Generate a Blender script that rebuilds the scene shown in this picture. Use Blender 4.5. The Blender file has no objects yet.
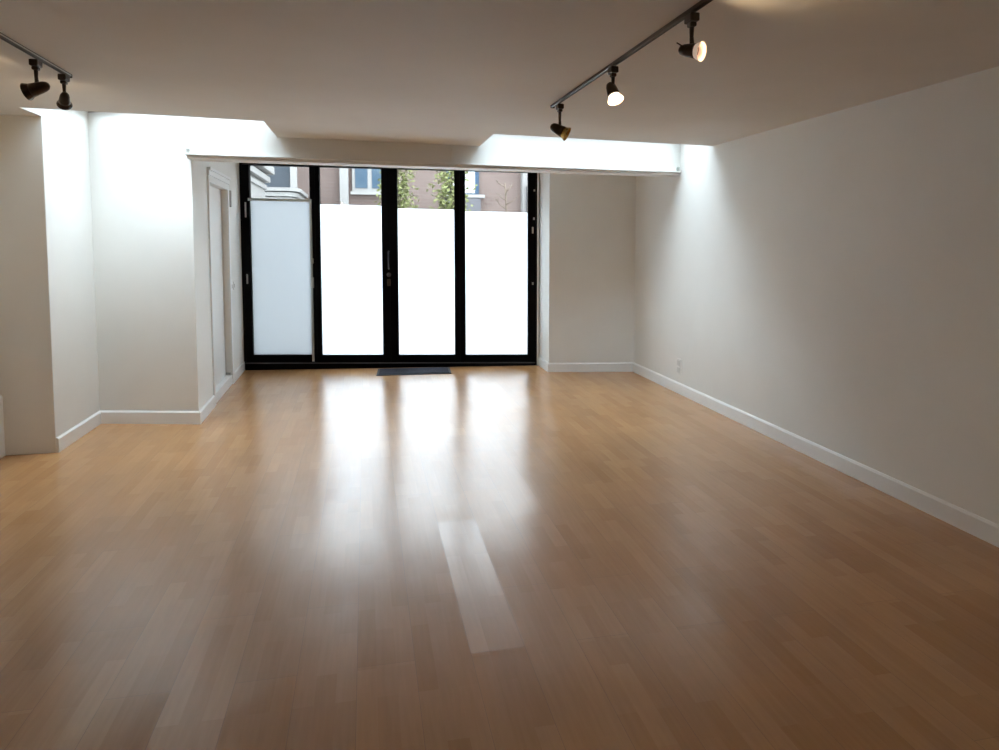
import bpy, bmesh, math, random
from mathutils import Vector, Matrix
random.seed(7)
S = bpy.context.scene
COL = S.collection
PI = math.pi

# ---------------------------------------------------------------- materials
def mat(name, color, rough=.5, metal=0., spec=.5, bump=None, var=None):
    m = bpy.data.materials.new(name); m.use_nodes = True
    nt = m.node_tree; b = nt.nodes['Principled BSDF']
    b.inputs['Base Color'].default_value = (*color, 1)
    b.inputs['Roughness'].default_value = rough
    b.inputs['Metallic'].default_value = metal
    b.inputs['Specular IOR Level'].default_value = spec
    tc = nt.nodes.new('ShaderNodeTexCoord')
    if var:                                    # gentle mottling of the paint: (scale, colour2)
        n = nt.nodes.new('ShaderNodeTexNoise'); n.inputs['Scale'].default_value = var[0]
        n.inputs['Detail'].default_value = 4
        nt.links.new(tc.outputs['Object'], n.inputs['Vector'])
        r = nt.nodes.new('ShaderNodeValToRGB')
        r.color_ramp.elements[0].position = .35; r.color_ramp.elements[0].color = (*color, 1)
        r.color_ramp.elements[1].position = .7; r.color_ramp.elements[1].color = (*var[1], 1)
        nt.links.new(n.outputs['Fac'], r.inputs['Fac'])
        nt.links.new(r.outputs['Color'], b.inputs['Base Color'])
    if bump:
        n = nt.nodes.new('ShaderNodeTexNoise'); n.inputs['Scale'].default_value = bump[0]
        n.inputs['Detail'].default_value = 3
        nt.links.new(tc.outputs['Object'], n.inputs['Vector'])
        bp = nt.nodes.new('ShaderNodeBump'); bp.inputs['Strength'].default_value = bump[1]
        bp.inputs['Distance'].default_value = .01
        nt.links.new(n.outputs['Fac'], bp.inputs['Height'])
        nt.links.new(bp.outputs['Normal'], b.inputs['Normal'])
    return m

def emit(name, color, strength):
    m = bpy.data.materials.new(name); m.use_nodes = True
    b = m.node_tree.nodes['Principled BSDF']
    b.inputs['Base Color'].default_value = (*color, 1)
    b.inputs['Emission Color'].default_value = (*color, 1)
    b.inputs['Emission Strength'].default_value = strength
    return m

def clear_glass(name, tint=(.96, .98, .97)):
    m = bpy.data.materials.new(name); m.use_nodes = True
    nt = m.node_tree; nt.nodes.clear()
    out = nt.nodes.new('ShaderNodeOutputMaterial'); mix = nt.nodes.new('ShaderNodeMixShader')
    tr = nt.nodes.new('ShaderNodeBsdfTransparent'); gl = nt.nodes.new('ShaderNodeBsdfGlossy')
    tr.inputs['Color'].default_value = (*tint, 1); gl.inputs['Roughness'].default_value = .01
    fr = nt.nodes.new('ShaderNodeFresnel'); fr.inputs['IOR'].default_value = 1.3
    nt.links.new(fr.outputs[0], mix.inputs[0]); nt.links.new(tr.outputs[0], mix.inputs[1])
    nt.links.new(gl.outputs[0], mix.inputs[2]); nt.links.new(mix.outputs[0], out.inputs['Surface'])
    return m

def frosted_glass(name, color):
    m = bpy.data.materials.new(name); m.use_nodes = True
    nt = m.node_tree; nt.nodes.clear()
    out = nt.nodes.new('ShaderNodeOutputMaterial'); mix = nt.nodes.new('ShaderNodeMixShader')
    tl = nt.nodes.new('ShaderNodeBsdfTranslucent'); df = nt.nodes.new('ShaderNodeBsdfDiffuse')
    tl.inputs['Color'].default_value = (*color, 1); df.inputs['Color'].default_value = (.8, .82, .84, 1)
    mix.inputs[0].default_value = .2
    nt.links.new(tl.outputs[0], mix.inputs[1]); nt.links.new(df.outputs[0], mix.inputs[2])
    nt.links.new(mix.outputs[0], out.inputs['Surface'])
    return m

def floor_material():
    m = bpy.data.materials.new('maple_boards'); m.use_nodes = True
    nt = m.node_tree; L = nt.links.new; N = nt.nodes.new
    b = nt.nodes['Principled BSDF']
    tc = N('ShaderNodeTexCoord'); sp = N('ShaderNodeSeparateXYZ'); cb = N('ShaderNodeCombineXYZ')
    L(tc.outputs['Object'], sp.inputs[0]); L(sp.outputs['Y'], cb.inputs['X']); L(sp.outputs['X'], cb.inputs['Y'])
    def brick(w, h, mortar, off, loc=(0, 0, 0)):
        mp = N('ShaderNodeMapping'); mp.inputs['Location'].default_value = loc
        L(cb.outputs[0], mp.inputs['Vector'])
        t = N('ShaderNodeTexBrick'); L(mp.outputs[0], t.inputs['Vector'])
        t.inputs['Scale'].default_value = 1; t.inputs['Brick Width'].default_value = w
        t.inputs['Row Height'].default_value = h; t.inputs['Mortar Size'].default_value = mortar
        t.inputs['Mortar Smooth'].default_value = .1; t.inputs['Bias'].default_value = 0
        t.offset = off; t.offset_frequency = 2
        t.inputs['Color1'].default_value = (0, 0, 0, 1); t.inputs['Color2'].default_value = (1, 1, 1, 1)
        t.inputs['Mortar'].default_value = (.5, .5, .5, 1)
        return t
    board = brick(1.22, .196, .0006, .37, (20.3, 20.04, 0))
    strip = brick(.41, .196 / 3, .0, .61, (20.3, 20.04, 0))
    # wood colour: per strip, per board, grain
    r1 = N('ShaderNodeValToRGB'); e = r1.color_ramp.elements
    e[0].color = (.45, .230, .088, 1); e[1].color = (.515, .285, .120, 1)
    L(strip.outputs['Color'], r1.inputs['Fac'])
    gmap = N('ShaderNodeMapping'); gmap.inputs['Scale'].default_value = (3, 40, 1); L(cb.outputs[0], gmap.inputs['Vector'])
    gr = N('ShaderNodeTexNoise'); gr.inputs['Scale'].default_value = 1.5; gr.inputs['Detail'].default_value = 5
    L(gmap.outputs[0], gr.inputs['Vector'])
    blot = N('ShaderNodeTexNoise'); blot.inputs['Scale'].default_value = 2.2; blot.inputs['Detail'].default_value = 3
    L(cb.outputs[0], blot.inputs['Vector'])
    def mul(a, c0, c1, src):
        r = N('ShaderNodeValToRGB'); r.color_ramp.elements[0].color = (*c0, 1); r.color_ramp.elements[1].color = (*c1, 1)
        L(src, r.inputs['Fac'])
        x = N('ShaderNodeMix'); x.data_type = 'RGBA'; x.blend_type = 'MULTIPLY'; x.inputs['Factor'].default_value = 1
        L(a, x.inputs['A']); L(r.outputs['Color'], x.inputs['B']); return x.outputs['Result']
    c = mul(r1.outputs['Color'], (.84, .80, .76), (1.06, 1.06, 1.06), gr.outputs['Fac'])
    c = mul(c, (.95, .93, .92), (1.04, 1.04, 1.04), board.outputs['Color'])
    c = mul(c, (.9, .9, .9), (1.1, 1.1, 1.1), blot.outputs['Fac'])
    seam = N('ShaderNodeMix'); seam.data_type = 'RGBA'; L(board.outputs['Fac'], seam.inputs['Factor'])
    L(c, seam.inputs['A']); seam.inputs['B'].default_value = (.26, .15, .08, 1)
    L(seam.outputs['Result'], b.inputs['Base Color'])
    # gloss: slightly worn lacquer
    rr = N('ShaderNodeMapRange'); rr.inputs['To Min'].default_value = .215; rr.inputs['To Max'].default_value = .262
    rr.inputs['From Min'].default_value = .3; rr.inputs['From Max'].default_value = .7
    L(blot.outputs['Fac'], rr.inputs['Value']); L(rr.outputs[0], b.inputs['Roughness'])
    b.inputs['Specular IOR Level'].default_value = .6
    b.inputs['Coat Weight'].default_value = .25; b.inputs['Coat Roughness'].default_value = .34
    # boards lie at very slightly different tilts, which breaks the reflection up board by board
    def rnd(k):
        a = N('ShaderNodeMath'); a.operation = 'MULTIPLY'; a.inputs[1].default_value = k; L(board.outputs['Color'], a.inputs[0])
        f = N('ShaderNodeMath'); f.operation = 'FRACT'; L(a.outputs[0], f.inputs[0])
        s = N('ShaderNodeMath'); s.operation = 'SUBTRACT'; s.inputs[1].default_value = .5; L(f.outputs[0], s.inputs[0])
        g = N('ShaderNodeMath'); g.operation = 'MULTIPLY'; g.inputs[1].default_value = TILT; L(s.outputs[0], g.inputs[0])
        return g.outputs[0]
    tv = N('ShaderNodeCombineXYZ'); L(rnd(13.7), tv.inputs['X']); L(rnd(29.3), tv.inputs['Y'])
    bp = N('ShaderNodeBump'); bp.inputs['Strength'].default_value = .05; bp.inputs['Distance'].default_value = .02
    lo = N('ShaderNodeTexNoise'); lo.inputs['Scale'].default_value = 5; lo.inputs['Detail'].default_value = 2
    L(cb.outputs[0], lo.inputs['Vector']); L(lo.outputs['Fac'], bp.inputs['Height'])
    ad = N('ShaderNodeVectorMath'); ad.operation = 'ADD'; L(bp.outputs['Normal'], ad.inputs[0]); L(tv.outputs[0], ad.inputs[1])
    nm = N('ShaderNodeVectorMath'); nm.operation = 'NORMALIZE'; L(ad.outputs[0], nm.inputs[0])
    L(nm.outputs[0], b.inputs['Normal']); L(nm.outputs[0], b.inputs['Coat Normal'])
    return m
TILT = .040

def brick_material(name, c1, c2, mortar):
    m = bpy.data.materials.new(name); m.use_nodes = True
    nt = m.node_tree; b = nt.nodes['Principled BSDF']; b.inputs['Roughness'].default_value = .9
    tc = nt.nodes.new('ShaderNodeTexCoord'); sp = nt.nodes.new('ShaderNodeSeparateXYZ'); cb = nt.nodes.new('ShaderNodeCombineXYZ')
    nt.links.new(tc.outputs['Object'], sp.inputs[0]); nt.links.new(sp.outputs['X'], cb.inputs['X']); nt.links.new(sp.outputs['Z'], cb.inputs['Y'])
    t = nt.nodes.new('ShaderNodeTexBrick'); nt.links.new(cb.outputs[0], t.inputs['Vector'])
    t.inputs['Scale'].default_value = 1; t.inputs['Brick Width'].default_value = .22; t.inputs['Row Height'].default_value = .075
    t.inputs['Mortar Size'].default_value = .008
    t.inputs['Color1'].default_value = (*c1, 1); t.inputs['Color2'].default_value = (*c2, 1); t.inputs['Mortar'].default_value = (*mortar, 1)
    nt.links.new(t.outputs['Color'], b.inputs['Base Color'])
    return m

M = dict(
    wall=mat('white_wall_paint', (.77, .757, .72), .6, spec=.3, bump=(140, .06), var=(2.5, (.745, .73, .693))),
    bouncecut=mat('dark_bounce_cut', (.10, .09, .08), .7, bump=(140, .06)),
    ceil=mat('ceiling_paint', (.74, .72, .685), .7, spec=.2, bump=(3, .12), var=(1.6, (.70, .68, .64))),
    trim=mat('white_gloss_paint', (.82, .815, .80), .32, var=(6, (.80, .795, .775))),
    grey=mat('grey_aluminium', (.42, .44, .42), .35, .6, bump=(300, .02)),
    black=mat('black_powder_coat', (.003, .003, .0035), .6, spec=.06, bump=(400, .02)),
    steel=mat('brushed_steel', (.55, .54, .50), .35, .9, bump=(300, .03)),
    bronze=mat('dark_bronze', (.060, .043, .030), .38, .5, bump=(200, .03)),
    track=mat('bronze_track', (.10, .085, .07), .3, .7, bump=(200, .03)),
    amber=mat('amber_reflector', (.55, .36, .10), .18, .8, bump=(120, .2)),
    mat=mat('charcoal_rubber_mat', (.035, .035, .045), .9, spec=.05, bump=(90, .5)),
    matedge=mat('grey_mat_border', (.09, .09, .095), .9, spec=.05, bump=(90, .3)),
    plate=mat('ivory_plastic', (.74, .73, .70), .35, var=(5, (.72, .71, .68))),
    socket=mat('grey_plastic', (.42, .41, .38), .4, bump=(90, .05)),
    face=mat('pale_grey_plastic', (.60, .59, .56), .4, bump=(90, .05)),
    skyglass=clear_glass('hazy_skylight_glass', (.80, .835, .845)),
    doorglass=clear_glass('tinted_double_glazing', (.70, .705, .695)),
    frost=frosted_glass('frosted_film', (.90, .95, .98)),
    frost2=frosted_glass('frosted_sheet', (.40, .42, .43)),
    floor=floor_material(),
    glow=emit('lit_glass', (1., .76, .56), .9),
    glowdim=emit('softly_lit_glass', (1., .78, .62), .12),
    dim=emit('shaded_lamp', (.75, .50, .32), .12),
    smoke=mat('smoky_brown_glass', (.05, .03, .022), .25, bump=(120, .1)),
    bulb=emit('lit_lamp', (1., .80, .52), 40),
    brick=brick_material('pinkish_brick', (.105, .074, .066), (.088, .062, .055), (.115, .098, .09)),
    paving=mat('pale_paving', (.42, .415, .40), .9, bump=(8, .3), var=(3, (.45, .44, .42))),
    render_=mat('white_render', (.17, .167, .165), .9, bump=(30, .2), var=(4, (.16, .157, .155))),
    white=mat('white_painted_wood', (.215, .215, .213), .6, spec=.1, var=(4, (.20, .20, .198))),
    slate=mat('slate_blue_pane', (.040, .048, .058), .6, spec=.05, var=(3, (.05, .058, .068))),
    blue=mat('blue_grey_pane', (.035, .06, .09), .5, spec=.05, var=(3, (.06, .09, .12))),
    blueframe=mat('blue_painted_frame', (.03, .055, .09), .5, spec=.1, bump=(90, .05)),
    curtain=mat('white_curtain', (.36, .385, .40), .8, bump=(20, .3)),
    darkgrey=mat('dark_grey_metal', (.085, .085, .095), .6, spec=.1, bump=(60, .2)),
    bark=mat('grey_brown_bark', (.10, .075, .055), .9, bump=(40, .6)),
    leaf=mat('pale_green_leaf', (.13, .15, .06), .8, spec=.05, var=(30, (.17, .18, .085))),
)

# ---------------------------------------------------------------- mesh helpers
def obj(name, bm, m, parent=None, smooth=False, bevel=0):
    bmesh.ops.recalc_face_normals(bm, faces=bm.faces)
    me = bpy.data.meshes.new(name); bm.to_mesh(me); bm.free()
    for p in me.polygons: p.use_smooth = smooth
    me.materials.append(M[m])
    o = bpy.data.objects.new(name, me); COL.objects.link(o)
    if parent: o.parent = parent
    if bevel:
        bv = o.modifiers.new('edge', 'BEVEL'); bv.width = bevel; bv.segments = 2; bv.limit_method = 'ANGLE'
    return o

def tag(o, label, cat, kind=None, group=None):
    o['label'] = label; o['category'] = cat
    if kind: o['kind'] = kind
    if group: o['group'] = group
    return o

def empty(name, loc=(0, 0, 0), rz=0):
    o = bpy.data.objects.new(name, None); COL.objects.link(o)
    o.location = loc; o.rotation_euler = (0, 0, rz); o.empty_display_size = .1
    return o

def prism(bm, poly, z0, z1):
    a = [bm.verts.new((x, y, z0)) for x, y in poly]; b = [bm.verts.new((x, y, z1)) for x, y in poly]
    bm.faces.new(a[::-1]); bm.faces.new(b)
    n = len(poly)
    for i in range(n): bm.faces.new((a[i], a[(i+1) % n], b[(i+1) % n], b[i]))
    return bm
def box(bm, x0, x1, y0, y1, z0, z1):
    return prism(bm, [(x0, y0), (x1, y0), (x1, y1), (x0, y1)], z0, z1)
def P(poly, z0, z1): return prism(bmesh.new(), poly, z0, z1)
def B(*a): return box(bmesh.new(), *a)
def wallstrip(bm, p, q, t, z0, z1):
    """a vertical slab from p to q, of thickness t to the side on its right hand when walking p->q"""
    d = Vector((q[0]-p[0], q[1]-p[1])).normalized(); n = Vector((d.y, -d.x)) * t
    return prism(bm, [p, q, (q[0]+n.x, q[1]+n.y), (p[0]+n.x, p[1]+n.y)], z0, z1)
def tube(bm, pts, r, seg=10, taper=None):
    rings = []
    pts = [Vector(p) for p in pts]
    for i, p in enumerate(pts):
        d = (pts[min(i+1, len(pts)-1)] - pts[max(i-1, 0)]).normalized()
        a = d.orthogonal().normalized(); b = d.cross(a)
        if rings:
            a = (prev - d * prev.dot(d)).normalized(); b = d.cross(a)
        prev = a
        rad = r if taper is None else taper[i]
        rings.append([bm.verts.new(p + (a*math.cos(t) + b*math.sin(t))*rad) for t in [2*PI*k/seg for k in range(seg)]])
    for u, v in zip(rings, rings[1:]):
        for k in range(seg): bm.faces.new((u[k], u[(k+1) % seg], v[(k+1) % seg], v[k]))
    bm.faces.new(rings[0][::-1]); bm.faces.new(rings[-1])
    return bm
def lathe(bm, prof, seg=28, mx=None):
    """profile [(r, z)] turned about z"""
    rings = []
    for r, z in prof:
        if r < 1e-6: rings.append([bm.verts.new((0, 0, z))])
        else: rings.append([bm.verts.new((r*math.cos(2*PI*k/seg), r*math.sin(2*PI*k/seg), z)) for k in range(seg)])
    for u, v in zip(rings, rings[1:]):
        for k in range(seg):
            k2 = (k+1) % seg
            if len(u) == 1 and len(v) == 1: continue
            if len(u) == 1: bm.faces.new((u[0], v[k2], v[k]))
            elif len(v) == 1: bm.faces.new((u[k], u[k2], v[0]))
            else: bm.faces.new((u[k], u[k2], v[k2], v[k]))
    if mx is not None: bmesh.ops.transform(bm, matrix=mx, verts=bm.verts)
    return bm

# ---------------------------------------------------------------- room plan (metres)
H = 2.295                                   # ceiling
XR = 2.951                                  # long side wall
YB = -1.3                                   # unseen end of the room, set close to cut bounced light
DL, DR = (-1.38, 8.68), (1.997, 8.29)       # ends of the glass door line
PL, PC = -2.43, -2.105                       # pier: its two sides
PY = 5.47                                   # pier front
BL, BR = (PC, 6.31), (-1.323, 6.115)     # short wall facing the camera
FL, FR = (-1.338, 6.041), (XR, 6.435)        # front of the downstand beam
EL, ER = (PC, 5.15), (XR, 5.775)        # near edge of the two skylight openings
SL, SR = -.679, .980                        # inner ends of the openings
ST = 2.47                                   # top of the skylight shafts
HB = 2.104                                  # underside of the beam
AL, AR = (2.003, 7.77), (2.951, 7.585)      # alcove wall
RC = 2.44                                   # ceiling of the bay behind the beam
def lerp(a, b, x): t = (x-a[0])/(b[0]-a[0]); return (x, a[1]+(b[1]-a[1])*t)
ey = lambda x: lerp(EL, ER, x)
fy = lambda x: lerp(FL, FR, x)

sx = lambda y: -1.323 + (DL[0]+1.323)*(y-6.115)/(8.68-6.115)   # bay side wall
def struct(name, bm, m, label, cat, **k):
    return tag(obj(name, bm, m, **k), label, cat, 'structure')

struct('floor', P([(-3., YB-.2), (3.2, YB-.2), (3.2, 8.75), (-3., 8.75)], -.12, 0), 'floor',
       'glossy honey maple plank floor across the whole room', 'floor')

bm = bmesh.new()                             # ceiling with its two openings
prism(bm, [(-2.9, YB-.2), (3.2, YB-.2), (3.2, 5.803), (XR, ER[1]), (EL[0], EL[1]), (-2.9, 5.061)], H, H+.14)
prism(bm, [ey(SL), ey(SR), fy(SR), fy(SL)], H, H+.14)
struct('ceiling', bm, 'ceil', 'dim plaster ceiling with two bright openings along its far edge', 'ceiling')

struct('wall_right', B(XR, XR+.2, YB-.2, 8.0, 0, ST), 'wall', 'long bare white wall with a single socket near its far end', 'wall')
struct('wall_rear', B(-2.9, XR, YB-.2, YB, 0, H), 'bouncecut', 'unseen wall behind the camera closing the room, made dark to cut bounced light', 'wall')  # dark colour and near position added to lessen bounce from behind the camera
struct('wall_left', B(PL-.2, PL, YB, PY, 0, H), 'wall', 'white side wall running up to the shaded pier', 'wall')
struct('wall_pier', P([(PL-.2, PY), (PC, PY), (PC, 6.6), (PL-.2, 6.6)], 0, ST), 'wall',
       'shaded white pier with no baseboard beside the bright recess', 'wall', bevel=.004)
struct('wall_recess', P([BL, BR, (sx(6.80), 6.80), (PC, 6.9)], 0, ST), 'wall',
       'short white wall glowing under a skylight beside the bay', 'wall')
# side wall of the bay, with a shallow doorway in it
D0, D1, DH, DD = 6.80, 7.78, 1.985, .085     # doorway: near and far side, head height, depth
bm = bmesh.new()
def sidewall(y0, y1, z0, z1, back=-1.75, off=0): prism(bm, [(sx(y0)-off, y0), (sx(y1)-off, y1), (back, y1), (back, y0)], z0, z1)
sidewall(D1, 8.95, 0, RC); sidewall(D0, D1, DH, RC); sidewall(D0, D1, 0, DH, off=DD)
struct('wall_bay', bm, 'wall', 'narrow white side wall of the bay, holding a recessed doorway', 'wall')
# wall over and beside the glass doors
dv = Vector((DR[0]-DL[0], DR[1]-DL[1])); DLEN = dv.length; dv.normalize(); dn = Vector((-dv.y, dv.x))   # dn points outdoors
def dpt(s, off): v = Vector(DL) + dv*s + dn*off; return (v.x, v.y)
bm = bmesh.new()
prism(bm, [dpt(-.3, 0), dpt(DLEN+.05, 0), dpt(DLEN+.05, .2), dpt(-.3, .2)], 2.36, RC+.3)
struct('wall_lintel', bm, 'wall', 'narrow white strip of wall above the black door frame', 'wall')
struct('wall_alcove', P([AL, AR, (3.15, 7.55), (3.15, 8.9), (DR[0]+.005, 8.9), (DR[0]+.005, DR[1])], 0, RC), 'wall',
       'plain white wall between the glass doors and the long wall', 'wall')
# downstand beam in front of the bay; above the ceiling it is the far side of the skylight shafts
bm = bmesh.new()
off = lambda p, d: (p[0], p[1]+d)
prism(bm, [FL, FR, off(FR, .21), off(FL, .21)], HB, ST)
beam = struct('wall_beam', bm, 'wall', 'white downstand beam spanning the bay above the glass doors', 'beam')
struct('ceiling_bay', P([off(FL, .21), off(FR, .21), (3.1, 8.9), (-1.9, 8.95), (-1.75, 6.3)], RC, RC+.1), 'ceil',
       'hidden low ceiling of the bay behind the beam', 'ceiling')

# skylight shafts and their glazing
bm = bmesh.new()
wallstrip(bm, (PC, EL[1]), ey(SL), .12, H+.14, ST)
wallstrip(bm, ey(SL), off(fy(SL), 0), .12, H+.14, ST)
prism(bm, [(PC-.12, EL[1]), (PC, EL[1]), (PC, PY), (PC-.12, PY)], H+.141, ST)
o = struct('wall_shaft_west', bm, 'wall', 'white shaft lining under the skylight over the recess', 'wall')
bm = bmesh.new()
wallstrip(bm, ey(SR), (XR, ER[1]), .12, H+.14, ST)
wallstrip(bm, off(fy(SR), 0), ey(SR), .12, H+.14, ST)
o = struct('wall_shaft_east', bm, 'wall', 'white shaft lining under the skylight against the long wall', 'wall')
# small piece of ceiling between pier and opening
struct('ceiling_pier', P([(PL-.2, 5.085), (PC, EL[1]), (PC, PY), (PL-.2, PY)], H, H+.14), 'ceil',
       'small patch of ceiling in front of the pier', 'ceiling')

def skylight(name, a, b, c, d, label):
    """glazing over the quad a b c d (plan points, anticlockwise from near side)"""
    r = empty(name, ((a[0]+c[0])/2, (a[1]+c[1])/2, ST)); tag(r, label, 'skylight', 'structure')
    loc = r.location
    L_ = lambda p, z: Vector((p[0]-loc.x, p[1]-loc.y, z-loc.z))
    bm = bmesh.new()
    q = [a, b, c, d]
    for i in range(4):
        p0, p1 = Vector(q[i]), Vector(q[(i+1) % 4]); e = (p1-p0).normalized(); n = Vector((-e.y, e.x))*.05
        prism(bm, [(p0.x-loc.x, p0.y-loc.y), (p1.x-loc.x, p1.y-loc.y), (p1.x+n.x-loc.x, p1.y+n.y-loc.y), (p0.x+n.x-loc.x, p0.y+n.y-loc.y)], 0, .06)
    obj('skylight_frame', bm, 'trim', r)
    obj('skylight_pane', P([(p[0]-loc.x, p[1]-loc.y) for p in q], .025, .033), 'skyglass', r)
    return r
skylight('window_1', (PC, EL[1]), ey(SL), fy(SL), (PC, 6.32), 'clear skylight pane over the recess and the pier')
skylight('window_2', ey(SR), (XR, ER[1]), (XR, FR[1]), fy(SR), 'clear skylight pane over the end of the long wall')

# ---------------------------------------------------------------- baseboards
BBH = .103
def baseboard(name, pts, label, t=.016, h=BBH):
    """runs along pts with the room on the left hand"""
    bm = bmesh.new(); pts = [Vector(p) for p in pts]; n = len(pts)
    nor = []
    for i in range(n):
        ns = []
        if i > 0: e = (pts[i]-pts[i-1]).normalized(); ns.append(Vector((-e.y, e.x)))
        if i < n-1: e = (pts[i+1]-pts[i]).normalized(); ns.append(Vector((-e.y, e.x)))
        if len(ns) == 2:
            m = (ns[0]+ns[1]).normalized(); nor.append(m/max(.3, m.dot(ns[0])))
        else: nor.append(ns[0])
    prof = [(-.002, 0), (t, 0), (t, h-.012), (t*.45, h), (-.002, h)]
    rings = [[bm.verts.new((p.x+v.x*o_, p.y+v.y*o_, z)) for o_, z in prof] for p, v in zip(pts, nor)]
    k = len(prof)
    for u, v in zip(rings, rings[1:]):
        for j in range(k): bm.faces.new((u[j], u[(j+1) % k], v[(j+1) % k], v[j]))
    bm.faces.new(rings[0]); bm.faces.new(rings[-1][::-1])
    return struct(name, bm, 'trim', label, 'baseboard')
baseboard('baseboard_right', [(XR, YB), (XR, AR[1]), (AL[0], AL[1]), (DR[0]+.003, DR[1]-.01)],
          'white baseboard along the long wall and around the alcove', )
baseboard('baseboard_bay', [(sx(8.66), 8.66), (sx(D1+.065), D1+.065)], 'white baseboard between the doorway and the glass doors')
baseboard('baseboard_recess', [(sx(D0-.06), D0-.06), BR, BL, (PC, PY+.004)], 'white baseboard around the recess beside the pier')
baseboard('baseboard_left', [(PL, PY), (PL, YB)], 'tall white baseboard along the side wall before the pier', h=.42)

# ---------------------------------------------------------------- doorway in the bay's side wall
dw = tag(empty('door_1', (sx(7.18), 7.18, 0)), 'white recessed doorway with moulded casing in the bay side wall', 'door', 'structure')
def in_dw(bm): bmesh.ops.translate(bm, vec=-Vector(dw.location), verts=bm.verts); return bm
def dwbox(y0, y1, z0, z1, o0, o1):   # o: offset from the wall plane into the room
    return in_dw(P([(sx(y0)+o0, y0), (sx(y0)+o1, y0), (sx(y1)+o1, y1), (sx(y1)+o0, y1)], z0, z1))
obj('door_slab', dwbox(D0+.004, D1-.004, .012, DH-.004, -DD+.001, -DD+.03), 'trim', dw, bevel=.003)
obj('casing_leg', dwbox(D0-.055, D0, 0, DH+.055, 0, .014), 'trim', dw, bevel=.003)
obj('casing_leg', dwbox(D1, D1+.06, 0, DH+.055, 0, .014), 'trim', dw, bevel=.003)
head = in_dw(bmesh.new())
bmh = bmesh.new()
for z0, z1, o1 in ((DH, DH+.055, .014), (DH+.055, DH+.10, .022), (DH+.10, DH+.125, .034)):
    prism(bmh, [(sx(D0-.06), D0-.06), (sx(D0-.06)+o1, D0-.06), (sx(D1+.065)+o1, D1+.065), (sx(D1+.065), D1+.065)], z0, z1)
head.free()
obj('casing_head', in_dw(bmh), 'trim', dw, bevel=.003)
obj('door_sill', dwbox(D0, D1, 0, .095, -DD+.03, .004), 'trim', dw, bevel=.003)
obj('door_stop', dwbox(D1-.03, D1-.004, .10, .125, -.05, -.005), 'socket', dw)

# ---------------------------------------------------------------- glass folding doors
ang = math.atan2(dv.y, dv.x)
zs = lambda s: .024 - .050*s/DLEN             # the old frame sags a little to one side
def dempty(name, s): v = Vector(DL) + dv*s; return empty(name, (v.x, v.y, 0), ang)
def shear(bm, s0, keep_floor=False):
    for v in bm.verts:
        if keep_floor and v.co.z < .02: continue
        v.co.z += zs(v.co.x + s0)
    return bm
TOP = 2.345
fr = tag(dempty('trim_1', 0), 'black metal frame and threshold around the four glass doors', 'door frame', 'structure')
obj('jamb', shear(B(.002, .035, -.055, .06, .0, TOP), 0, True), 'black', fr, bevel=.002)
obj('jamb', shear(B(DLEN-.035, DLEN-.002, -.055, .06, .0, TOP), 0, True), 'black', fr, bevel=.002)
obj('head_rail', shear(B(.035, DLEN-.035, -.055, .06, TOP-.035, TOP), 0), 'black', fr, bevel=.002)
obj('threshold', shear(B(.035, DLEN-.035, -.075, .06, .0, .052), 0, True), 'black', fr, bevel=.004)
obj('threshold_strip', shear(B(.036, DLEN-.036, -.0765, -.070, .0525, .056), 0), 'darkgrey', fr)
# slim pale cover strips between frame and plaster
struct('trim_2', (lambda b: b)(wallstrip(bmesh.new(), dpt(-.002, -.075), dpt(-.002, .0), .018, 0.0, 2.36)), 'trim', 'pale cover strip between the bay side wall and the black frame', 'trim')
struct('trim_3', wallstrip(bmesh.new(), dpt(DLEN+.001, .0), dpt(DLEN+.001, -.075), .018, 0.0, 2.36), 'trim', 'pale cover strip between the black frame and the alcove corner', 'trim')

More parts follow.
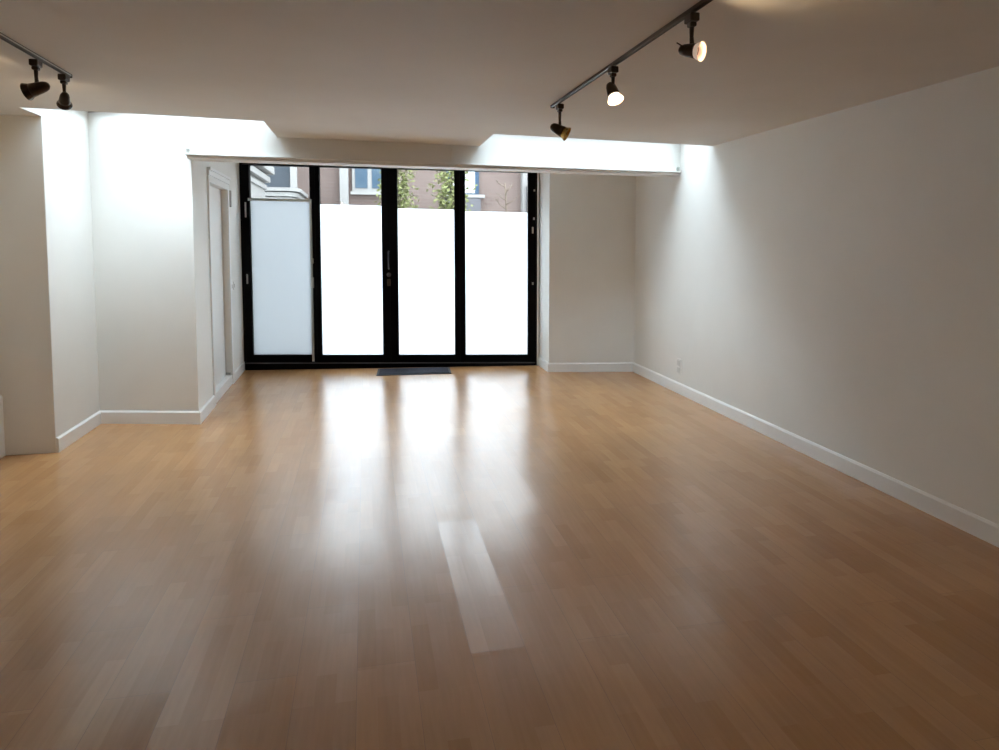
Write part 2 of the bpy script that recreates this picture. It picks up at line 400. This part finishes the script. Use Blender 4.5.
leaves = [  # s0, s1, left stile, right stile, frost top, kind of film
    (.037, .835, .078, .058, 1.907, 'frost2', 'black framed glass door beside the doorway, its frosted sheet edged in grey metal'),
    (.8355, 1.6695, .050, .090, 1.880, 'frost', 'black framed glass door with the long pull bar on its meeting stile'),
    (1.670, 2.4745, .090, .062, 1.853, 'frost', 'black framed glass door whose clear top shows two green saplings'),
    (2.475, DLEN-.037, .064, .088, 1.837, 'frost', 'black framed glass door next to the alcove, small steel catches on its stile'),
]
leaf_objs = []
for i, (s0, s1, wl, wr, ft, film, label) in enumerate(leaves):
    r = tag(dempty('door_%d' % (i+2), s0), label, 'door', 'structure'); leaf_objs.append(r)
    w = s1-s0; zb, zt = .062, TOP-.040; gb, gt = .148, 2.302
    bm = bmesh.new()
    box(bm, 0, wl, -.05, .03, zb, zt); box(bm, w-wr, w, -.05, .03, zb, zt)
    box(bm, wl, w-wr, -.05, .03, zb, gb); box(bm, wl, w-wr, -.05, .03, gt, zt)
    obj('leaf_frame', shear(bm, s0), 'black', r, bevel=.003)
    obj('clear_pane', shear(B(wl-.004, w-wr+.004, -.004, .004, ft, gt+.004), s0), 'doorglass', r)
    obj('frosted_pane', shear(B(wl-.004, w-wr+.004, -.004, .004, gb-.004, ft), s0), film, r)['label'] = 'lower pane covered in white frosting'
    if i < 3: obj('weather_strip', shear(B(w-.012, w+.0122, .0305, .036, zb, zt), s0), 'black', r)
    if i == 0:   # the frosted sheet here sits in a slim grey metal frame with two latch blocks
        bm = bmesh.new()
        box(bm, wl-.012, w-wr+.022, -.064, -.051, ft-.004, ft+.026)
        box(bm, w-wr-.002, w-wr+.022, -.064, -.051, .075, ft-.004)
        f = obj('sheet_trim', shear(bm, s0), 'grey', r, bevel=.002); f['label'] = 'grey metal edging of the frosted sheet'
        for z0, z1, m_ in ((1.205, 1.262, 'socket'), (.925, 1.045, 'steel')):
            obj('latch', shear(B(w-wr+.004, w-wr+.034, -.082, -.0645, z0, z1), s0), m_, r, bevel=.003)['label'] = 'small grey latch block'
    if i == 1:
        cx = w-.014
        bm = tube(bmesh.new(), [(cx, -.052, 1.155), (cx, -.088, 1.165), (cx, -.088, 1.345), (cx, -.052, 1.355)], .0085)
        hb = obj('pull_bar', shear(bm, s0), 'darkgrey', r, True); hb['label'] = 'slim dark pull bar'
        kn = obj('turn_knob', shear(lathe(bmesh.new(), [(0, 0), (.024, 0), (.026, .008), (.018, .016), (.012, .018), (.012, .026), (0, .028)], 20,
                 Matrix.Translation((cx, -.0505, 1.085)) @ Matrix.Rotation(PI/2, 4, 'X')), s0), 'darkgrey', r, True)
        obj('lock_cylinder', shear(B(cx-.02, cx+.02, -.066, -.0505, .955, 1.035), s0), 'bronze', r, bevel=.006)
    if i == 3:
        for z, cx_, hgt in ((2.095, w-.014, .022), (1.765, w-.018, .03), (1.63, w-.032, .075), (1.0, w-.03, .03)):
            obj('catch', shear(B(cx_-.009, cx_+.009, -.064, -.0505, z-hgt/2, z+hgt/2), s0), 'steel', r, bevel=.003)['label'] = 'small bright steel catch'
    if i == 0:
        for z, hgt in ((1.80, .17), (1.02, .11)):
            obj('catch', shear(B(.030, .046, -.066, -.0505, z-hgt/2, z+hgt/2), s0), 'steel', r, bevel=.004)['label'] = 'small bright steel catch'

# ---------------------------------------------------------------- rail along the beam
rl = empty('curtain_rail', ((FL[0]+FR[0])/2, (FL[1]+FR[1])/2, HB+.028), math.atan2(FR[1]-FL[1], FR[0]-FL[0]))
tag(rl, 'thin pale grey rail fixed along the lower front of the beam', 'rail')
RLn = (Vector(FR)-Vector(FL)).length
obj('rail_strip', B(-RLn/2-.012, RLn/2-.004, -.034, -.001, -.006, .008), 'plate', rl, bevel=.003)
for x in (-RLn/2+.012, RLn/2-.03):
    obj('bracket', B(x-.012, x+.012, -.030, -.0015, .0082, .045), 'grey', rl, bevel=.003)
cov = obj('cable_cover', P([lerp(FL, FR, .735), lerp(FL, FR, .755), off(lerp(FL, FR, .755), -.012), off(lerp(FL, FR, .735), -.012)], HB+.042, H-.001), 'plate', bevel=.002)
tag(cov, 'narrow white cable cover running up the beam to the ceiling', 'cable cover')

# ---------------------------------------------------------------- floor mat, socket, small fittings
mt = empty('door_mat', (.517, 8.115, 0), math.radians(-3.5))
tag(mt, 'thin charcoal doormat on the floor against the glass doors', 'doormat')
obj('mat_border', B(-.41, .41, -.205, .205, 0, .008), 'matedge', mt, bevel=.003)
obj('mat_surface', B(-.385, .385, -.18, .18, .0085, .013), 'mat', mt, bevel=.003)
so = empty('wall_socket', (XR, 6.385, .262)); tag(so, 'pale double wall socket low on the long wall', 'socket')
obj('cover_plate', B(-.007, 0, -.05, .05, -.075, .075), 'plate', so, bevel=.002)
for z in (.034, -.034):
    obj('outlet_face', B(-.0105, -.0072, -.030, .030, z-.026, z+.026), 'face', so, bevel=.002)
sp_ = tag(obj('wall_sensor', P([(sx(7.93), 7.93), (sx(7.93)+.018, 7.93), (sx(7.98)+.018, 7.98), (sx(7.98), 7.98)], 1.82, 1.99), 'socket', bevel=.004),
          'slim grey fitting high on the wall between doorway and glass', 'wall fitting')
for k, (y, w_, word) in enumerate(((7.91, .05, 'nearer the doorway'), (8.06, .05, 'nearer the glass doors'))):
    sw = empty('light_switch', (sx(y), y, 1.0)); tag(sw, 'small pale switch at waist height, the one ' + word, 'switch')
    obj('switch_plate', B(0, .007, -w_/2, w_/2, -.045, .045), 'plate', sw, bevel=.002)
    obj('switch_rocker', B(.0072, .011, -.012, .012, -.02, .02), 'socket', sw, bevel=.002)

# ---------------------------------------------------------------- track lights
ZT = H
def track(name, x0, y0, x1, y1, label):
    d = Vector((x1-x0, y1-y0)); ln = d.length
    r = empty(name, (x0, y0, ZT), math.atan2(d.y, d.x)); tag(r, label, 'track')
    bm = bmesh.new()
    prof = [(-.011, 0), (-.011, -.014), (-.006, -.016), (-.006, -.008), (.006, -.008), (.006, -.016), (.011, -.014), (.011, 0)]
    a = [bm.verts.new((0, y, z)) for y, z in prof]; b = [bm.verts.new((ln, y, z)) for y, z in prof]
    for k in range(len(prof)): bm.faces.new((a[k], a[(k+1) % 8], b[(k+1) % 8], b[k]))
    bm.faces.new(a[::-1]); bm.faces.new(b)
    obj('track_channel', bm, 'track', r)
    obj('end_cap', B(-.012, -.0005, -.013, .013, -.019, 0), 'bronze', r, bevel=.003)
    obj('edge_highlight', B(0, ln, .0112, .0125, -.011, -.005), 'steel', r)['label'] = 'bright strip in place of the highlight on the track edge'  # thin steel strip stands in for the highlight along the track side
    return r
track('ceiling_track', 1.128, 4.30, 1.185, .9, 'bronze ceiling track carrying three spotlights, two of them lit')
track('ceiling_track', -1.44, 4.08, -1.415, 1.6, 'bronze ceiling track carrying two dark spotlights near the pier')

def spotlight(x, y, aim, label, drop=.10, lit=True, sc=1., group='track spotlights', low=.012, shade=None, lamp='bulb'):
    r = empty('track_spotlight', (x, y, ZT-.0165)); tag(r, label, 'spotlight', group=group)
    bm = bmesh.new(); box(bm, -.018, .018, -.030, .030, -.030, -.0005); box(bm, -.013, .013, -.017, .017, -.046, -.0302)
    obj('track_adapter', bm, 'bronze', r, bevel=.005)
    obj('stem', tube(bmesh.new(), [(0, 0, -.0465), (0, 0, -.04-drop*.55), (.002, 0, -.04-drop)], .0085, 12, [.009, .0075, .009]), 'bronze', r, True)
    q = Vector(aim).normalized().to_track_quat('Z', 'Y').to_matrix().to_4x4()
    mx = Matrix.Translation((0, 0, -.04-drop-low*sc)) @ q @ Matrix.Scale(sc, 4) @ Matrix.Translation((0, 0, -.026))
    shell = [(0, -.030), (.010, -.0285), (.0185, -.021), (.0235, -.008), (.0265, .012), (.0285, .032), (.0310, .048), (.0290, .0485), (.0265, .032), (.023, .008), (0, .006)]
    hd = obj('lamp_head', lathe(bmesh.new(), shell, 28, mx), 'bronze', r, True)
    glass = [(.0285, .044), (.0302, .050), (.0335, .058), (.0385, .069), (.0400, .073), (.0380, .0735), (.0355, .068), (.0305, .058), (.0278, .050), (.0270, .044), (.0285, .044)]
    gs = obj('glass_shade', lathe(bmesh.new(), glass, 28, mx), shade or ('glow' if lit else 'amber'), hd, True)
    gs['label'] = 'flared glass mouth'
    inner = [(.0272, .042), (.0240, .026), (.0215, .012), (.014, .0095)]
    obj('reflector', lathe(bmesh.new(), inner, 28, mx), ('steel' if lamp == 'bulb' else 'bronze') if lit else 'amber', hd, True)
    bulb = [(0, .011), (.013, .011), (.019, .034), (.021, .044), (.010, .048), (0, .049)]
    bb = obj('bulb', lathe(bmesh.new(), bulb, 20, mx), lamp if lit else 'amber', hd, True)
    if lit and lamp == 'bulb': bb['label'] = 'glowing warm bulb'
    return r, mx
def glow(mx, root, energy, size=2.2):
    l = bpy.data.lights.new('spot_lamp', 'SPOT'); l.energy = energy; l.color = (1., .74, .44)
    l.spot_size = size; l.spot_blend = .8; l.shadow_soft_size = .02
    o = bpy.data.objects.new('spot_lamp', l); COL.objects.link(o)
    o.matrix_world = Matrix.Translation(root.location) @ mx @ Matrix.Translation((0, 0, .058)) @ Matrix.Rotation(PI, 4, 'X')

r, mx = spotlight(1.142, 4.19, (.80, -.38, -.48), 'unlit bronze spotlight with an amber mouth, at the far end of its track', lit=False, sc=1.12)
r, mx = spotlight(1.148, 3.262, (.14, -.46, -.85), 'bronze spotlight glowing white, tilted down, in the middle of its track', drop=.065); glow(mx, r, 4)
r, mx = spotlight(1.163, 2.456, (.60, -.78, -.22), 'bronze spotlight with a bright ring, aimed at the long wall', drop=.070, sc=.90, low=.022, lamp='dim', shade='glowdim'); glow(mx, r, 1.5, 2.9)
obj('locking_rod', tube(bmesh.new(), [(-.012, -.005, -.128), (-.062, -.01, -.108)], .0025, 8), 'bronze', r, True)
r, mx = spotlight(-1.452, 3.737, (-.90, .12, -.30), 'dark flared spotlight seen side on, turned away from the window', drop=.064, sc=1.02, low=.024, shade='smoke'); glow(mx, r, 2, 2.9)
r, mx = spotlight(-1.445, 4.03, (-.33, .80, -.46), 'dark spotlight seen from behind, last on the track by the pier', drop=.068, sc=.86, low=.014, shade='smoke'); glow(mx, r, 2, 2.6)

# ---------------------------------------------------------------- outdoors
struct('ground', P([(-25, 8.75), (25, 8.75), (25, 30), (-25, 30)], -.2, -.03), 'paving', 'pale paving outside the glass doors', 'ground')
bb_ = empty('brick_building', (.6, 16, -.03)); tag(bb_, 'pinkish brick building with white windows across the yard', 'building')
def obox(name, m, x0, x1, y0, y1, z0, z1, parent=bb_, label=None, bevel=0):
    o_ = obj(name, B(x0-.6, x1-.6, y0-16, y1-16, z0+.03, z1+.03), m, parent, bevel=bevel)
    if label: o_['label'] = label
    return o_
def child(parent, name, m, *a):
    return obox(name, m, *a, parent=parent)
obox('brick_wall', 'brick', -9, 9, 16, 17, 0, 4.6)
# window with dark panes
w1 = obox('window_frame', 'white', -.26, .56, 15.93, 16.0, 2.56, 4.2)
for x0, x1 in ((-.20, .06), (.15, .42)): child(w1, 'window_pane', 'blue', x0, x1, 15.915, 15.9295, 2.63, 4.1)
child(w1, 'window_sill', 'white', -.3, .6, 15.86, 16.0, 2.49, 2.555)
# window with white curtain
w2 = obox('window_frame', 'blueframe', 1.76, 2.48, 15.93, 16.0, 2.46, 4.2)
child(w2, 'window_pane', 'curtain', 1.86, 2.39, 15.915, 15.9295, 2.56, 4.1)
child(w2, 'window_sill', 'white', 1.72, 2.60, 15.85, 16.0, 2.46, 2.53)
obox('balcony_box', 'darkgrey', 1.72, 2.50, 15.80, 15.99, 2.0, 2.44, label='dark grey box under the curtained window')
obox('downpipe', 'white', -.52, -.34, 15.86, 16.0, 0, 4.6, label='broad white pipe down the brick wall')
obox('white_pier', 'render_', 3.45, 4.6, 15.8, 16.0, 0, 4.6, label='pale rendered strip at the end of the brick wall')
obox('grey_box', 'darkgrey', 3.53, 3.72, 15.70, 15.79, 2.1, 2.72)
# bay window with stepped white cornice
by = obox('bay_body', 'render_', -2.6, -1.30, 14.1, 16.0, 0, 2.22, label='white bay below the dark window')
dk = obox('dark_window', 'slate', -2.6, -1.375, 14.32, 14.4, 2.46, 4.6, label='tall slate blue pane above the bay')
child(dk, 'window_post', 'white', -1.37, -1.255, 14.28, 14.42, 2.46, 4.6)
bm = bmesh.new()
for k, (z0, z1, o_) in enumerate(((2.405, 2.47, .10), (2.31, 2.385, .05), (2.22, 2.295, 0))):
    c = []
    for t in range(7):
        a = PI/2*t/6
        c.append((-1.42-.6 + (.14+o_)*math.sin(a), 13.98-16-o_*.5 + .3*(1-math.cos(a))))
    prism(bm, [(-1.86-o_*.1-.6, 13.98-16-o_*.5)] + c + [(c[-1][0], .0), (-1.86-o_*.1-.6, 0)], z0+.03, z1+.03)
obj('bay_cornice', bm, 'white', bb_)['label'] = 'stepped white cornice of the bay'
hs = empty('cream_house', (-2.6, 11.5, -.03)); tag(hs, 'pale house corner with a stepped white cornice beside the yard', 'building')
obj('house_wall', P([(-3, -1.9), (1.06, -1.9), (1.06, .55), (-3, .55)], 0, 2.75), 'render_', hs)
bm = bmesh.new()
for z0, z1, o_ in ((2.29, 2.365, .03), (2.40, 2.49, .08), (2.53, 2.65, .14)):
    prism(bm, [(-3, -1.9-o_), (1.06+o_, -1.9-o_), (1.06+o_, .55+o_*.6), (1.06+o_*.6, .55+o_), (-3, .55+o_)], z0+.03, z1+.03)
obj('house_cornice', bm, 'white', hs, bevel=.02)

def sapling(x, y, h, rad, label, bare=False, n=1500, z0=1.2):
    t = empty('bare_tree' if bare else 'sapling', (x, y, -.03)); tag(t, label, 'tree')
    bm = bmesh.new(); rnd = random.Random(int(x*100)); tips = []
    trunk = [(0.02*math.sin(k*1.3), .02*math.cos(k), h*k/8) for k in range(9)]
    tube(bm, trunk, .03, 8, [.035*(1-.085*k) for k in range(9)])
    for k in range(18 if bare else 26):
        z = z0 + (h-z0)*k/(18 if bare else 26); a = k*2.4; ln = rad*(.6+.5*rnd.random())
        p0 = Vector((0, 0, z)); p1 = p0 + Vector((math.cos(a), math.sin(a), .45))*ln*.5; p2 = p1 + Vector((math.cos(a+.3), math.sin(a+.3), .9))*ln*.5
        tube(bm, [p0, p1, p2], .01, 5, [.011, .008, .004]); tips += [p1, p2]
        if bare:
            for s in (-1, 1):
                q = p1.lerp(p2, .4); tube(bm, [q, q+Vector((math.cos(a+s), math.sin(a+s), .5))*ln*.35], .004, 4, [.006, .003])
    obj('trunk', bm, 'bark', t, True)
    if not bare:
        bm = bmesh.new()
        for k in range(n):
            c = rnd.choice(tips) + Vector((rnd.gauss(0, .07), rnd.gauss(0, .07), rnd.gauss(0, .09)))
            u = Vector((rnd.uniform(-1, 1), rnd.uniform(-1, 1), rnd.uniform(-.6, .6))).normalized(); v = u.orthogonal().normalized()
            v = Matrix.Rotation(rnd.uniform(0, 6.28), 3, u) @ v; L_, W_ = .045, .022
            f = [bm.verts.new(c+d) for d in (-u*L_, v*W_, u*L_, -v*W_)]; bm.faces.new(f)
        obj('foliage', bm, 'leaf', t)
    return t
sapling(.52, 12, 3.1, .30, 'green leafy sapling in front of the brick, near the meeting stiles')
sapling(1.42, 12, 2.7, .26, 'smaller green sapling in front of the curtained window')
sapling(2.33, 12, 2.5, .26, 'bare twiggy little tree against the brick', bare=True)

# ---------------------------------------------------------------- light
w = bpy.data.worlds.new('overcast_sky'); S.world = w; w.use_nodes = True
nt = w.node_tree; bg = nt.nodes['Background']
SKY = 7.0
tc = nt.nodes.new('ShaderNodeTexCoord'); sz = nt.nodes.new('ShaderNodeSeparateXYZ'); rp = nt.nodes.new('ShaderNodeValToRGB')
nt.links.new(tc.outputs['Generated'], sz.inputs[0]); nt.links.new(sz.outputs['Z'], rp.inputs['Fac'])
rp.color_ramp.elements[0].color = (.74, .80, .86, 1); rp.color_ramp.elements[1].color = (.87, .97, 1.07, 1)
nt.links.new(rp.outputs['Color'], bg.inputs['Color']); bg.inputs['Strength'].default_value = SKY

# ---------------------------------------------------------------- camera
f_px, yaw, pitch, roll = 715.9, .2247, -.0678, .0015
fwd = Vector((math.sin(yaw)*math.cos(pitch), math.cos(yaw)*math.cos(pitch), math.sin(pitch)))
right = Vector((math.cos(yaw), -math.sin(yaw), 0)); down = fwd.cross(right)
eu = right*math.cos(roll) - down*math.sin(roll); ev = right*math.sin(roll) + down*math.cos(roll)
cam = bpy.data.cameras.new('camera'); co = bpy.data.objects.new('camera', cam); COL.objects.link(co)
mw = Matrix((eu, -ev, -fwd)).transposed().to_4x4(); mw.translation = (0, 0, 1.45); co.matrix_world = mw
cam.sensor_width = 36; cam.lens = f_px/999*36; cam.shift_x = -29.99/999; cam.shift_y = -83.03/999
cam.clip_start = .05; cam.clip_end = 200
S.camera = co
S.view_settings.view_transform = 'Standard'; S.view_settings.look = 'None'
S.view_settings.gamma = 1; S.view_settings.use_curve_mapping = False
S.view_settings.exposure = 1.44
S.cycles.use_denoising = True
S.cycles.max_bounces = 14; S.cycles.diffuse_bounces = 10; S.cycles.transparent_max_bounces = 16
S.cycles.sample_clamp_indirect = 8
